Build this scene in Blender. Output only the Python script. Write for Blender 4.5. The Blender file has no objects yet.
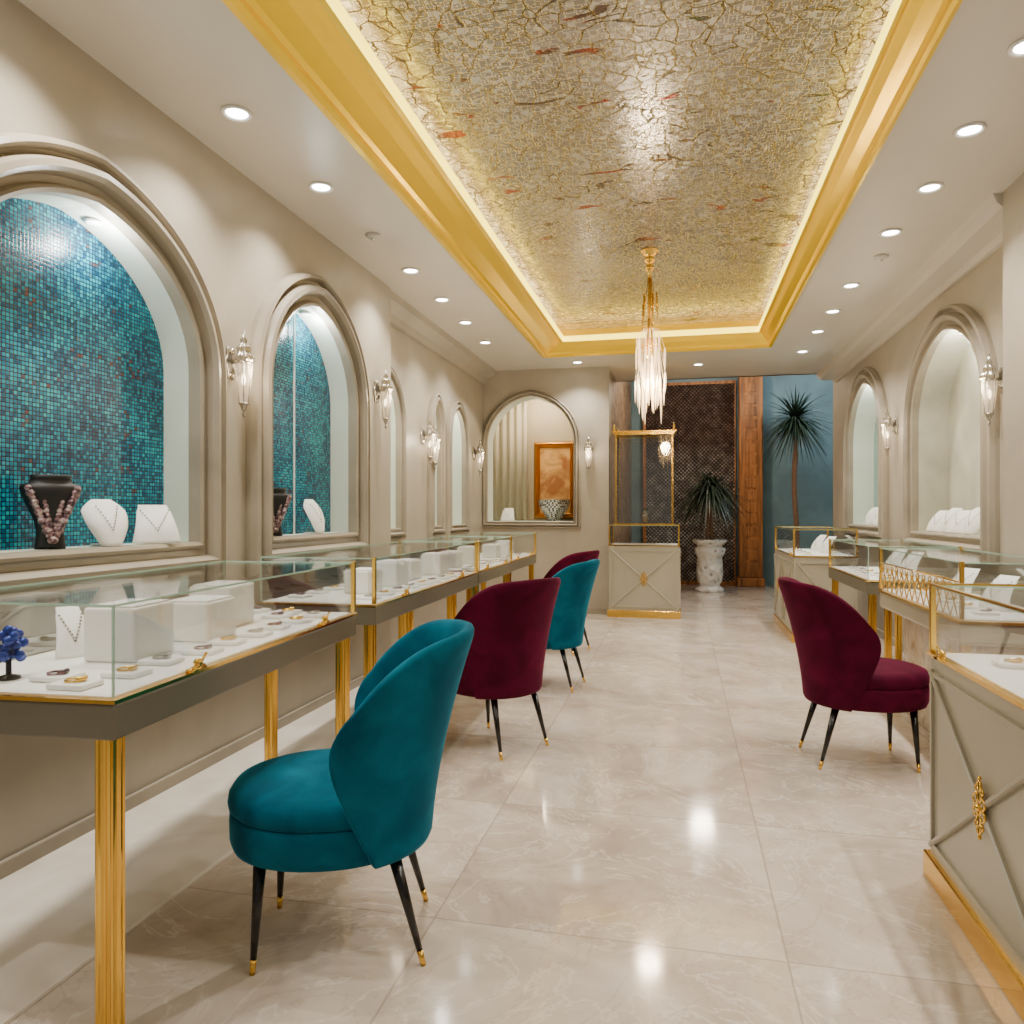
import bpy,bmesh,math,random
from mathutils import Vector,Matrix
random.seed(3)
SC=bpy.context.scene
COL=SC.collection
pi=math.pi
H=3.03
# ------------------------------------------------------------------ materials
def pm(name,col,rough=.5,metal=0,**kw):
    m=bpy.data.materials.new(name);m.use_nodes=True
    b=m.node_tree.nodes['Principled BSDF']
    b.inputs['Base Color'].default_value=(*col,1);b.inputs['Roughness'].default_value=rough;b.inputs['Metallic'].default_value=metal
    for k,v in kw.items():
        k=k.replace('_',' ')
        i=b.inputs[k]
        i.default_value=(*v,1) if isinstance(v,tuple) else v
    return m
class N:
    def __init__(s,m):
        s.m=m;s.t=m.node_tree;s.b=s.t.nodes.get('Principled BSDF')
    def n(s,typ,**kw):
        x=s.t.nodes.new(typ)
        for k,v in kw.items(): setattr(x,k,v)
        return x
    def l(s,a,b): s.t.links.new(a,b)
    def math(s,op,a,b=None):
        x=s.n('ShaderNodeMath',operation=op)
        for i,v in enumerate((a,b)):
            if v is None: continue
            if isinstance(v,(int,float)): x.inputs[i].default_value=v
            else: s.l(v,x.inputs[i])
        return x.outputs[0]
    def mix(s,f,a,b,blend='MIX'):
        x=s.n('ShaderNodeMixRGB',blend_type=blend)
        for i,v in zip((0,1,2),(f,a,b)):
            if isinstance(v,(int,float)): x.inputs[i].default_value=v
            elif isinstance(v,tuple): x.inputs[i].default_value=(*v,1)
            else: s.l(v,x.inputs[i])
        return x.outputs[0]
    def pos(s): return s.n('ShaderNodeNewGeometry').outputs['Position']
    def objc(s): return s.n('ShaderNodeTexCoord').outputs['Object']
    def noise(s,vec,scale,detail=4,dist=0,rough=.5):
        x=s.n('ShaderNodeTexNoise');x.inputs['Scale'].default_value=scale;x.inputs['Detail'].default_value=detail;x.inputs['Distortion'].default_value=dist;x.inputs['Roughness'].default_value=rough
        s.l(vec,x.inputs['Vector']);return x
    def ramp(s,fac,stops,interp='LINEAR'):
        x=s.n('ShaderNodeValToRGB');x.color_ramp.interpolation=interp
        e=x.color_ramp.elements
        while len(e)<len(stops): e.new(.5)
        for q,(p,c) in zip(e,stops):
            q.position=p;q.color=(*c,1) if isinstance(c,tuple) else (c,c,c,1)
        s.l(fac,x.inputs[0]);return x.outputs[0]
    def bump(s,h,strength=.3,dist=.01):
        x=s.n('ShaderNodeBump');x.inputs['Strength'].default_value=strength;x.inputs['Distance'].default_value=dist
        s.l(h,x.inputs['Height']);s.l(x.outputs[0],s.b.inputs['Normal'])
    def col(s,c): s.l(c,s.b.inputs['Base Color'])
def plaster(name,c,var=.08,rough=.6):
    m=pm(name,c,rough);n=N(m);no=n.noise(n.pos(),2.2,5,.5)
    d=tuple(x*(1-var*1.6) for x in c);l=tuple(min(1,x*(1+var)) for x in c)
    n.col(n.ramp(no.outputs[0],[(.3,d),(.7,l)]))
    n.bump(n.noise(n.pos(),60,3).outputs[0],.04,.004)
    return m
M_wall=plaster('wall_plaster',(.40,.355,.28),.08,.42)
M_trim=plaster('stone_trim',(.345,.30,.23),.14,.4)
M_reveal=plaster('niche_plaster',(.66,.72,.63),.03)
M_cream=plaster('niche_cream',(.56,.55,.44),.15)
M_tealpale=plaster('niche_pale_teal',(.26,.42,.41),.12,.3)
M_ceil=plaster('ceiling_paint',(.60,.555,.475),.015,.36)
M_taupe=plaster('taupe_lacquer',(.16,.145,.105),.05,.3)
M_cab=plaster('cabinet_lacquer',(.40,.37,.29),.05,.28)
M_gold=pm('polished_gold',(.88,.55,.11),.18,1)
M_dgold=pm('antique_gold',(.50,.30,.08),.25,1)
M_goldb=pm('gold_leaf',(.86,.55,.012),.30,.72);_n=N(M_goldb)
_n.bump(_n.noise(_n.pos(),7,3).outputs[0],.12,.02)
_b=M_goldb.node_tree.nodes['Principled BSDF'];_b.inputs['Emission Color'].default_value=(1,.62,.0,1);_b.inputs['Emission Strength'].default_value=.13  # faint glow put into the gold so the coffer trim looks brightly lit
M_silver=pm('aged_silver',(.46,.43,.37),.25,.9)
M_white=pm('white_velvet',(.88,.87,.84),.6)
M_whiteb=pm('white_leatherette',(.86,.84,.79),.45)
M_black=pm('black_lacquer',(.008,.007,.007),.22)
M_blackv=pm('black_velvet',(.005,.005,.006),.5)
M_dark=pm('dark_leaf',(.022,.040,.024),.4)
M_trunk=pm('palm_trunk',(.20,.11,.065),.8)
M_blue=pm('blue_stones',(.01,.04,.30),.2,.3)
M_dusty=pm('dusty_floral_stones',(.30,.20,.21),.35,.2);_n=N(M_dusty);_n.col(_n.ramp(_n.noise(_n.objc(),60,2).outputs[0],[(.35,(.04,.03,.04)),(.5,(.25,.13,.15)),(.68,(.55,.48,.46))]))
M_oldblue=plaster('blue_grey_plaster',(.17,.28,.33),.15)
def emis(name,c,s):
    m=pm(name,c,.4);b=m.node_tree.nodes['Principled BSDF'];b.inputs['Emission Color'].default_value=(*c,1);b.inputs['Emission Strength'].default_value=s;return m
M_led=emis('led_cove_strip',(1,.78,.36),5.5)
M_rim=emis('led_rim',(1,.76,.07),4.2)
M_lens=emis('downlight_lens',(1,.97,.90),28)
M_bulb=emis('warm_bulb',(1,.80,.52),10)
M_cry=emis('lit_crystal',(1,.78,.48),1.6);M_cry.node_tree.nodes['Principled BSDF'].inputs['Roughness'].default_value=.05;M_cry.node_tree.nodes['Principled BSDF'].inputs['Alpha'].default_value=.55
M_shade=emis('fluted_glass_shade',(.78,.70,.58),.12);M_shade.node_tree.nodes['Principled BSDF'].inputs['Roughness'].default_value=.06;M_shade.node_tree.nodes['Principled BSDF'].inputs['Alpha'].default_value=.40
def glass(name,tint,k=1.0):
    m=bpy.data.materials.new(name);m.use_nodes=True;n=N(m);t=m.node_tree
    out=t.nodes['Material Output'];t.nodes.remove(t.nodes['Principled BSDF'])
    tr=n.n('ShaderNodeBsdfTransparent');tr.inputs[0].default_value=(*tint,1)
    gl=n.n('ShaderNodeBsdfGlossy');gl.inputs['Roughness'].default_value=.02;gl.inputs[0].default_value=(1,1,1,1)
    lw=n.n('ShaderNodeFresnel');lw.inputs[0].default_value=1.35
    f=n.math('MULTIPLY',lw.outputs[0],k)
    mx=n.n('ShaderNodeMixShader');n.l(f,mx.inputs[0]);n.l(tr.outputs[0],mx.inputs[1]);n.l(gl.outputs[0],mx.inputs[2]);n.l(mx.outputs[0],out.inputs[0])
    return m
M_glass=glass('clear_glass',(.985,.992,.988),.45)
M_glassr=glass('reflective_glass',(.90,.89,.86),2.0)
M_edge=pm('green_glass_edge',(.50,.74,.60),.15,0,Alpha=.75)
def velvet(name,c,lc,st):
    m=pm(name,c,.8);n=N(m);no=n.noise(n.objc(),6,4,.8)
    n.col(n.ramp(no.outputs[0],[(.35,c),(.72,lc)]))
    b=n.b;b.inputs['Sheen Weight'].default_value=.6;b.inputs['Sheen Roughness'].default_value=.28;b.inputs['Sheen Tint'].default_value=(*st,1)
    b.inputs['Specular IOR Level'].default_value=.10
    n.bump(n.noise(n.objc(),220,2).outputs[0],.15,.003)
    return m
M_teal=velvet('teal_velvet',(.0,.065,.115),(.0,.135,.21),(.04,.36,.52))
M_red=velvet('crimson_velvet',(.050,.001,.012),(.10,.003,.026),(.34,.04,.13))
def floor_mat():
    m=pm('polished_marble_floor',(.6,.5,.42),.1);n=N(m);p=n.pos()
    sx=n.n('ShaderNodeSeparateXYZ');n.l(p,sx.inputs[0])
    tx=n.math('DIVIDE',n.math('SUBTRACT',sx.outputs[0],.29-10.3),1.03);ty=n.math('DIVIDE',n.math('SUBTRACT',sx.outputs[1],2.2-9.3),.93)
    fx=n.math('FLOOR',tx);fy=n.math('FLOOR',ty)
    ex=n.math('PINGPONG',tx,.5);ey=n.math('PINGPONG',ty,.5)
    j=n.math('MINIMUM',ex,ey);jm=n.math('LESS_THAN',j,.003)
    cb=n.n('ShaderNodeCombineXYZ');n.l(fx,cb.inputs[0]);n.l(fy,cb.inputs[1])
    wn=n.n('ShaderNodeTexWhiteNoise');n.l(cb.outputs[0],wn.inputs['Vector'])
    ad=n.n('ShaderNodeVectorMath',operation='MULTIPLY_ADD');n.l(wn.outputs['Color'],ad.inputs[0]);ad.inputs[1].default_value=(7,7,7);n.l(p,ad.inputs[2])
    a=n.noise(ad.outputs[0],1.3,7,1.6,.60)
    base=n.ramp(a.outputs[0],[(.28,(.40,.32,.255)),(.45,(.54,.455,.375)),(.58,(.625,.545,.465)),(.75,(.72,.65,.58))])
    v=n.noise(ad.outputs[0],1.7,6,2.2,.6)
    vein=n.ramp(v.outputs[0],[(.482,0.0),(.5,1.0),(.518,0.0)])
    c=n.mix(n.math('MULTIPLY',vein,.45),base,(.84,.79,.72))
    v3=n.noise(ad.outputs[0],1.1,6,2.6,.6)
    vein2=n.ramp(v3.outputs[0],[(.488,0.0),(.5,1.0),(.512,0.0)])
    c=n.mix(n.math('MULTIPLY',vein2,.32),c,(.38,.28,.21))
    wv=n.math('MULTIPLY',wn.outputs['Value'],.14)
    c=n.mix(wv,c,(.45,.36,.28))
    c=n.mix(n.math('MULTIPLY',jm,.5),c,(.26,.20,.15))
    n.col(c)
    n.l(n.math('ADD',n.math('MULTIPLY',a.outputs[0],.09),.045),n.b.inputs['Roughness'])
    return m
M_floor=floor_mat()
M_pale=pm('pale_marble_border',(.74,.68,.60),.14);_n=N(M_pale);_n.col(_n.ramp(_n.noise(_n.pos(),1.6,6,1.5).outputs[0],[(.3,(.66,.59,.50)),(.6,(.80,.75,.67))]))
def mosaic(name,ax):
    m=pm(name,(0,.3,.35),.27);n=N(m);s=n.n('ShaderNodeSeparateXYZ');n.l(n.pos(),s.inputs[0])
    T=.0165
    u=n.math('DIVIDE',n.math('ADD',s.outputs[ax],20),T);v=n.math('DIVIDE',s.outputs[2],T)
    cb=n.n('ShaderNodeCombineXYZ');n.l(n.math('FLOOR',u),cb.inputs[0]);n.l(n.math('FLOOR',v),cb.inputs[1])
    wn=n.n('ShaderNodeTexWhiteNoise');n.l(cb.outputs[0],wn.inputs['Vector'])
    bl=n.noise(cb.outputs[0],.06,4)
    f=n.math('ADD',n.math('MULTIPLY',wn.outputs['Value'],.42),n.math('MULTIPLY',bl.outputs[0],.58))
    c=n.ramp(f,[(.22,(.0,.035,.09)),(.38,(.0,.095,.18)),(.50,(.0,.18,.29)),(.63,(.0,.28,.39)),(.78,(.01,.42,.49))],'LINEAR')
    wn2=n.n('ShaderNodeTexWhiteNoise');sc_=n.n('ShaderNodeVectorMath',operation='ADD');n.l(cb.outputs[0],sc_.inputs[0]);sc_.inputs[1].default_value=(31,17,0);n.l(sc_.outputs[0],wn2.inputs['Vector'])
    rs=n.math('MULTIPLY',n.math('GREATER_THAN',wn2.outputs['Value'],.88),n.ramp(n.noise(cb.outputs[0],.10,2).outputs[0],[(.56,0.0),(.62,1.0)]))
    c=n.mix(rs,c,(.10,.05,.06))
    ex=n.math('PINGPONG',u,.5);ey=n.math('PINGPONG',v,.5)
    g=n.math('LESS_THAN',n.math('MINIMUM',ex,ey),.11)
    c=n.mix(g,c,(.002,.015,.025));n.col(c)
    n.bump(n.math('MINIMUM',n.math('MINIMUM',ex,ey),.15),.6,.004)
    return m
M_mos=mosaic('teal_glass_mosaic',1)
def damask():
    m=pm('silver_leaf_damask',(.5,.45,.36),.26,.70);n=N(m);p=n.pos()
    no=n.noise(p,6,4,.2)
    ad=n.n('ShaderNodeVectorMath',operation='MULTIPLY_ADD');n.l(no.outputs['Color'],ad.inputs[0]);ad.inputs[1].default_value=(.13,.13,0);n.l(p,ad.inputs[2])
    v=n.n('ShaderNodeTexVoronoi',feature='DISTANCE_TO_EDGE');v.inputs['Scale'].default_value=9;n.l(ad.outputs[0],v.inputs['Vector'])
    crack=n.ramp(v.outputs['Distance'],[(.0,1.0),(.011,.9),(.032,0.0)])
    v4=n.n('ShaderNodeTexVoronoi',feature='DISTANCE_TO_EDGE');v4.inputs['Scale'].default_value=26;n.l(ad.outputs[0],v4.inputs['Vector'])
    crack2=n.ramp(v4.outputs['Distance'],[(.0,.6),(.045,0.0)])
    crack=n.math('MAXIMUM',crack,n.math('MULTIPLY',crack2,n.ramp(n.noise(p,3.1,2).outputs[0],[(.42,0.0),(.58,1.0)])))
    mp=n.n('ShaderNodeMapping');mp.inputs['Scale'].default_value=(28,28,1);n.l(p,mp.inputs[0])
    v2=n.n('ShaderNodeTexVoronoi',feature='F1',distance='CHEBYCHEV')
    v2.inputs['Scale'].default_value=1.0;n.l(mp.outputs[0],v2.inputs['Vector'])
    ringp=n.math('SINE',n.math('MULTIPLY',v2.outputs['Distance'],17))
    fine=n.ramp(ringp,[(.25,0.0),(.6,1.0)])
    mod=n.noise(p,1.3,4)
    base=n.mix(fine,(.31,.285,.24),(.72,.69,.62))
    base=n.mix(n.ramp(mod.outputs[0],[(.35,.0),(.7,.45)]),base,(.56,.53,.47))
    cr=n.math('MULTIPLY',crack,n.ramp(n.noise(p,2.0,2).outputs[0],[(.3,.45),(.55,.95)]))
    base=n.mix(cr,base,(.07,.055,.04))
    st=n.n('ShaderNodeVectorMath',operation='MULTIPLY');n.l(p,st.inputs[0]);st.inputs[1].default_value=(1,2.6,1)
    sp=n.noise(st.outputs[0],3.4,5,.6)
    spm=n.ramp(sp.outputs[0],[(.645,0.0),(.655,.9)])
    hue=n.ramp(n.noise(p,3.3,1).outputs[0],[(.42,(.30,.018,.012)),(.49,(.09,.05,.035)),(.58,(.13,.09,.06)),(.66,(.04,.09,.04))])
    base=n.mix(spm,base,hue)
    n.col(base)
    n.bump(n.math('SUBTRACT',n.math('SUBTRACT',n.math('MULTIPLY',fine,.42),crack),n.math('MULTIPLY',spm,.5)),.85,.012)
    return m
M_dam=damask()
def lattice():
    m=pm('pierced_metal_lattice',(.1,.06,.04),.25,.6);n=N(m);p=n.pos()
    s=n.n('ShaderNodeSeparateXYZ');n.l(p,s.inputs[0])
    a=n.math('SINE',n.math('MULTIPLY',n.math('ADD',s.outputs[0],s.outputs[2]),48));b=n.math('SINE',n.math('MULTIPLY',n.math('SUBTRACT',s.outputs[0],s.outputs[2]),48))
    d=n.math('ABSOLUTE',n.math('MULTIPLY',a,b))
    dots=n.ramp(d,[(.14,0.0),(.42,1.0)])
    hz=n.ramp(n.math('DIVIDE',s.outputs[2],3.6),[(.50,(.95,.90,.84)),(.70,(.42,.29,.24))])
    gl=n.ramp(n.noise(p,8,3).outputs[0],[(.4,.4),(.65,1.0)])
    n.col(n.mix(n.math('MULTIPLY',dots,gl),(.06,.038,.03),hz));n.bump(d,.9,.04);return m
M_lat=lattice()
def wood():
    m=pm('carved_wood',(.28,.1,.03),.45);n=N(m);mp=n.n('ShaderNodeMapping');mp.inputs['Scale'].default_value=(14,14,1.2);n.l(n.pos(),mp.inputs[0])
    n.col(n.ramp(n.noise(mp.outputs[0],1.2,6,.8).outputs[0],[(.3,(.14,.05,.013)),(.6,(.46,.17,.04)),(.8,(.6,.27,.08))]))
    n.bump(n.noise(mp.outputs[0],4,3).outputs[0],.4,.02);return m
M_wood=wood()
M_bronze=pm('bronze_damask',(.30,.19,.11),.4,.3);_n=N(M_bronze);_n.col(_n.ramp(_n.noise(_n.pos(),7,5,1.5).outputs[0],[(.4,(.14,.085,.05)),(.6,(.46,.31,.19))]))
def marble():
    m=pm('beige_marble',(.5,.42,.33),.2);n=N(m);n.col(n.ramp(n.noise(n.pos(),5,6,2).outputs[0],[(.3,(.28,.20,.15)),(.5,(.46,.38,.29)),(.7,(.60,.52,.43))]));return m
M_marb=marble()
M_mural=pm('amber_mural',(.75,.38,.1),.4);_n=N(M_mural);_n.col(_n.ramp(_n.noise(_n.pos(),4,4,.8).outputs[0],[(.35,(.42,.15,.03)),(.6,(.85,.48,.14))]))
M_checks=pm('silver_mosaic_bowl',(.3,.3,.3),.25,.6);_n=N(M_checks);_v=_n.n('ShaderNodeTexChecker');_v.inputs['Scale'].default_value=40;_v.inputs[1].default_value=(.75,.75,.74,1);_v.inputs[2].default_value=(.05,.05,.055,1);_n.l(_n.objc(),_v.inputs[0]);_n.col(_v.outputs[0])
M_plant=pm('white_ceramic',(.62,.60,.57),.3);_n=N(M_plant);_w=_n.n('ShaderNodeTexVoronoi');_w.inputs['Scale'].default_value=9;_n.l(_n.objc(),_w.inputs[0]);_n.col(_n.ramp(_w.outputs[0],[(.1,(.32,.31,.30)),(.3,(.82,.81,.78))]));_n.bump(_w.outputs[0],.9,.05)

# ------------------------------------------------------------------ mesh builder
class MB:
    def __init__(s): s.v=[];s.f=[]
    def box(s,x0,x1,y0,y1,z0,z1):
        o=len(s.v);s.v+=[(x,y,z) for z in (z0,z1) for y in (y0,y1) for x in (x0,x1)]
        s.f+=[tuple(o+i for i in q) for q in ((0,2,3,1),(4,5,7,6),(0,1,5,4),(2,6,7,3),(0,4,6,2),(1,3,7,5))];return s
    def loft(s,rings,closed=True,cap0=False,cap1=False,loop=False):
        o=len(s.v);n=len(rings[0])
        for r in rings: s.v+=[tuple(p) for p in r]
        m=len(rings)
        for i in range(m if loop else m-1):
            i2=(i+1)%m
            for j in range(n if closed else n-1):
                k=(j+1)%n
                s.f.append((o+i*n+j,o+i*n+k,o+i2*n+k,o+i2*n+j))
        if cap0: s.f.append(tuple(o+j for j in range(n))[::-1])
        if cap1: s.f.append(tuple(o+(m-1)*n+j for j in range(n)))
        return s
    def cyl(s,p0,p1,r0,r1=None,n=14):
        r1=r0 if r1 is None else r1;p0=Vector(p0);p1=Vector(p1);d=(p1-p0).normalized()
        a=Vector((0,0,1)) if abs(d.z)<.9 else Vector((1,0,0));u=d.cross(a).normalized();w=d.cross(u)
        R=[[p+(u*math.cos(2*pi*k/n)+w*math.sin(2*pi*k/n))*r for k in range(n)] for p,r in ((p0,r0),(p1,r1))]
        return s.loft(R,True,True,True)
    def lathe(s,prof,n=24,c=(0,0,0)):
        R=[[(c[0]+r*math.cos(2*pi*k/n),c[1]+r*math.sin(2*pi*k/n),c[2]+z) for k in range(n)] for r,z in prof]
        return s.loft(R,True,True,True)
    def sph(s,c,r,n=10,sz=1):
        return s.lathe([(max(1e-4,r*math.sin(pi*i/n)),-r*sz*math.cos(pi*i/n)) for i in range(n+1)],n+4,c)
    def torus(s,c,R,r,M=None,n=24,k=8,a0=0,a1=2*pi):
        full=abs(a1-a0-2*pi)<1e-6;cnt=n if full else n+1;rings=[]
        for i in range(cnt):
            a=a0+(a1-a0)*i/n;ring=[]
            for j in range(k):
                b=2*pi*j/k;p=Vector(((R+r*math.cos(b))*math.cos(a),(R+r*math.cos(b))*math.sin(a),r*math.sin(b)))
                if M: p=M@p
                ring.append(p+Vector(c))
            rings.append(ring)
        return s.loft(rings,True,not full,not full,loop=full)
    def obj(s,name,mat,parent=None,smooth=False,bevel=0,sub=0,kind=None,label=None,loc=None):
        me=bpy.data.meshes.new(name);me.from_pydata(s.v,[],s.f);me.update()
        bm=bmesh.new();bm.from_mesh(me);bmesh.ops.recalc_face_normals(bm,faces=bm.faces);bm.to_mesh(me);bm.free()
        if smooth:
            for p in me.polygons:p.use_smooth=True
        me.materials.append(mat)
        o=bpy.data.objects.new(name,me);COL.objects.link(o)
        if parent: o.parent=parent
        if bevel:
            b=o.modifiers.new('b','BEVEL');b.width=bevel;b.segments=2;b.limit_method='ANGLE'
        if sub:
            q=o.modifiers.new('s','SUBSURF');q.levels=sub;q.render_levels=sub
        if kind:o['kind']=kind
        if label:o['label']=label
        if loc:o.location=loc
        return o
def struct(o): o['kind']='structure';return o
def root(name,label,cat,loc=(0,0,0),rz=0,group=None):
    e=bpy.data.objects.new(name,None);e.empty_display_size=.1;COL.objects.link(e)
    e.location=loc;e.rotation_euler=(0,0,rz);e['label']=label;e['category']=cat
    if group:e['group']=group
    return e
def tag(o,label,cat,group=None):
    o['label']=label;o['category']=cat
    if group:o['group']=group
    return o
def kids(o): return [c for c in list(bpy.data.objects) if c.parent==o]
def dup(r,loc,rz=None,label=None,parent=None):
    q=r.copy();COL.objects.link(q)
    if parent is None:
        q.location=loc
        if rz is not None:q.rotation_euler=(0,0,rz)
        if label:q['label']=label
    else:
        q.parent=parent
    for c in kids(r): dup(c,None,parent=q)
    return q
# ------------------------------------------------------------------ arches & walls
def arch(uc,hw,z0,zs,za,d=0,n=24,c=.13):
    hw+=d;z0-=d;za+=d;R=1+c;top=math.sqrt(R*R-c*c)
    pts=[(uc-hw,z0),(uc-hw,(z0+zs)/2)]
    ph0=pi;ph1=math.acos(-c/R);L=[]
    for i in range(n+1):
        ph=ph0+(ph1-ph0)*i/n;L.append((c+R*math.cos(ph),R*math.sin(ph)/top))
    pts+=[(uc+hw*x,zs+(za-zs)*z) for x,z in L]
    pts+=[(uc-hw*x,zs+(za-zs)*z) for x,z in L[-2::-1]]
    pts+=[(uc+hw,(z0+zs)/2),(uc+hw,z0),(uc,z0)]
    return pts
def holed(name,outer,holes,th,mp,mat):
    cu=bpy.data.curves.new(name,'CURVE');cu.dimensions='2D';cu.fill_mode='BOTH';cu.extrude=th/2
    for pts in [outer]+holes:
        sp=cu.splines.new('POLY');sp.points.add(len(pts)-1);sp.use_cyclic_u=True
        for q,p in zip(sp.points,pts): q.co=(p[0],p[1],0,1)
    co=bpy.data.objects.new('tmp',cu);COL.objects.link(co)
    dg=bpy.context.evaluated_depsgraph_get();dg.update()
    me=bpy.data.meshes.new_from_object(co.evaluated_get(dg));bpy.data.objects.remove(co);bpy.data.curves.remove(cu)
    for v in me.vertices: v.co=mp(v.co.x,v.co.y,v.co.z-th/2)
    bm=bmesh.new();bm.from_mesh(me);bmesh.ops.remove_doubles(bm,verts=bm.verts,dist=1e-5);bmesh.ops.recalc_face_normals(bm,faces=bm.faces);bm.to_mesh(me);bm.free()
    me.materials.clear();me.materials.append(mat)
    for p in me.polygons:p.use_smooth=False;p.material_index=0
    o=bpy.data.objects.new(name,me);COL.objects.link(o);return struct(o)
TR=[0]
def archtrim(A,W,mp,depth,backmat,back=True,side='left',rev=None,k=1.0):
    P=[(1,0),(1,.03),(.95,.065),(.84,.075),(.80,.06),(.76,.03),(.68,.025),(.64,.05),(.56,.085),(.44,.09),(.36,.07),(.32,.03),(.18,.022),(.14,.045),(.08,.055),(0,.045),(0,-.02)]
    TR[0]+=1
    rings=[[mp(u,z,p*k if p>0 else p) for u,z in arch(*A,d=W*f)] for f,p in P]
    struct(MB().loft(rings,True).obj(f'trim_{TR[0]}',M_trim))
    r2=[[mp(u,z,p) for u,z in arch(*A,d=-.001)] for p in (-.015,-depth)]
    struct(MB().loft(r2,True,False,False).obj(f'wall_{side}_niche',rev or M_reveal))
    if back:
        r3=[[mp(u,z,-depth+.001) for u,z in arch(*A,d=0)]]
        m=MB();m.v=[tuple(p) for p in r3[0]];m.f=[tuple(range(len(m.v)))]
        struct(m.obj(f'wall_{side}_niche_back',backmat))
XL,XL2,XR,XR2,YB=-2.25,-2.45,1.75,1.95,9.2
mL=lambda u,z,p:Vector((XL+p,u,z));mL2=lambda u,z,p:Vector((XL2+p,u,z))
mR2=lambda u,z,p:Vector((XR2-p,u,z));mBk=lambda u,z,p:Vector((u,YB-p,z))
A1=(2.49,.625,1.11,1.90,2.45);A2=(4.31,.545,1.11,1.97,2.53)
A3=(5.95,.30,1.11,2.0,2.40);A4=(7.28,.12,1.11,2.1,2.35);A5=(8.02,.28,1.11,2.0,2.38)
A6=(6.20,.76,1.09,1.98,2.61);A7=(8.72,.72,1.11,2.0,2.63)
AB=(-1.84,.55,1.13,2.12,2.70)
rect=lambda a,b,c,d:[(a,c),(b,c),(b,d),(a,d)]
Y0=-1.2
def hole(A): return arch(*A,d=.012)
holed('wall_left',rect(Y0,5.6,0,H),[hole(A1),hole(A2)],.32,lambda u,z,w:mL(u,z,w),M_wall)
holed('wall_left_alcove',rect(5.6,YB+.3,0,H),[hole(A3),hole(A4),hole(A5)],.30,lambda u,z,w:mL2(u,z,w),M_wall)
holed('wall_back',rect(XL2,-.86,0,H),[hole(AB)],.28,lambda u,z,w:mBk(u,z,w),M_wall)
holed('wall_right_alcove',rect(4.68,10.55,0,H),[hole(A6),hole(A7)],.30,lambda u,z,w:mR2(u,z,w),M_wall)
struct(MB().box(XR,XR+.5,Y0,4.68,0,H).obj('wall_right',M_wall))
archtrim(A1,.195,mL,.15,M_mos);archtrim(A2,.20,mL,.15,M_mos)
for A in (A3,A4,A5): archtrim(A,.11,mL2,.2,M_reveal,k=.7)
archtrim(A6,.18,mR2,.24,M_cream,side='right',rev=M_cream,k=.85);archtrim(A7,.18,mR2,.24,M_tealpale,side='right',k=.85)
archtrim(AB,.08,mBk,.28,M_reveal,back=False,side='back',k=.6)
TR[0]+=1;struct(MB().box(XL-.13,XL-.12,4.30,4.306,1.11,2.51).obj(f'trim_{TR[0]}',M_white))
# raised pale marble border along the left wall
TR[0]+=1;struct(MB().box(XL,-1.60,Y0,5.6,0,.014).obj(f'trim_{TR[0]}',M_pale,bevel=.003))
struct(MB().box(-2.75,-.95,10.25,10.35,0,3.0).obj('wall_back_inner',plaster('cream_inner',(.55,.46,.31),.04)))
struct(MB().box(-2.85,-2.75,9.48,10.35,0,3.0).obj('wall_back_inner_side',M_reveal))
struct(MB().box(-2.75,-.95,9.48,10.25,1.03,1.13).obj('trim_ledge',M_reveal))
struct(MB().box(-2.85,-.95,9.48,10.35,3.0,3.05).obj('ceiling_inner',M_ceil))
struct(MB().box(-.96,-.86,9.48,13.5,0,3.7).obj('wall_passage',M_bronze))
struct(MB().box(-1.0,3.2,13.45,13.55,0,3.7).obj('wall_far',M_oldblue))
struct(MB().box(3.1,3.2,10.5,13.5,0,3.7).obj('wall_far_side',M_oldblue))
struct(MB().box(2.25,3.2,10.45,10.55,0,3.7).obj('wall_far_return',M_wall))
struct(MB().box(-1.0,3.2,10.3,13.55,3.7,3.75).obj('ceiling_far',plaster('dark_ceiling',(.3,.25,.2))))
struct(MB().box(-1.0,3.2,10.25,10.33,H,3.7).obj('wall_header',M_wall))
struct(MB().box(-2.9,3.2,Y0,13.5,-.08,0).obj('floor',M_floor))
CX0,CX1,CY0,CY1=-1.505,.925,.2,8.39
holed('ceiling',rect(-2.8,2.3,Y0,10.3),[rect(CX0,CX1,CY0,CY1)],.03,lambda u,v,w:Vector((u,v,H-w)),M_ceil)
def rr(d,z): return [(CX0+d*1.22,CY0+d,z),(CX1-d*.70,CY0+d,z),(CX1-d*.70,CY1-d*.95,z),(CX0+d*1.22,CY1-d*.95,z)]
TR[0]+=1
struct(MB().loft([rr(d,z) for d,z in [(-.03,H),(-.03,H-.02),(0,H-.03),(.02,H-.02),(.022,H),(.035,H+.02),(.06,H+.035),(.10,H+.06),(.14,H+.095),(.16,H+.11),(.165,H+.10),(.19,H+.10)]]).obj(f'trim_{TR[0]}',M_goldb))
TR[0]+=1
struct(MB().loft([rr(d,z) for d,z in [(.19,H+.10),(.20,H+.105),(.20,H+.155),(.18,H+.165)]]).obj(f'trim_{TR[0]}',M_rim))
TR[0]+=1
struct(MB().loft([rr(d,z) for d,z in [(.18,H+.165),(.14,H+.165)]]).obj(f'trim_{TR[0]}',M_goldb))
TR[0]+=1
struct(MB().loft([rr(d,z) for d,z in [(.14,H+.165),(.04,H+.165)]]).obj(f'trim_{TR[0]}',M_led))
TR[0]+=1
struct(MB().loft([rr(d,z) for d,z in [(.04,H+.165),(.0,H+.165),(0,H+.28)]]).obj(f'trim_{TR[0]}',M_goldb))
struct(MB().box(CX0-.02,CX1+.02,CY0-.02,CY1+.02,H+.27,H+.30).obj('ceiling_coffer',M_dam))
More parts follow.
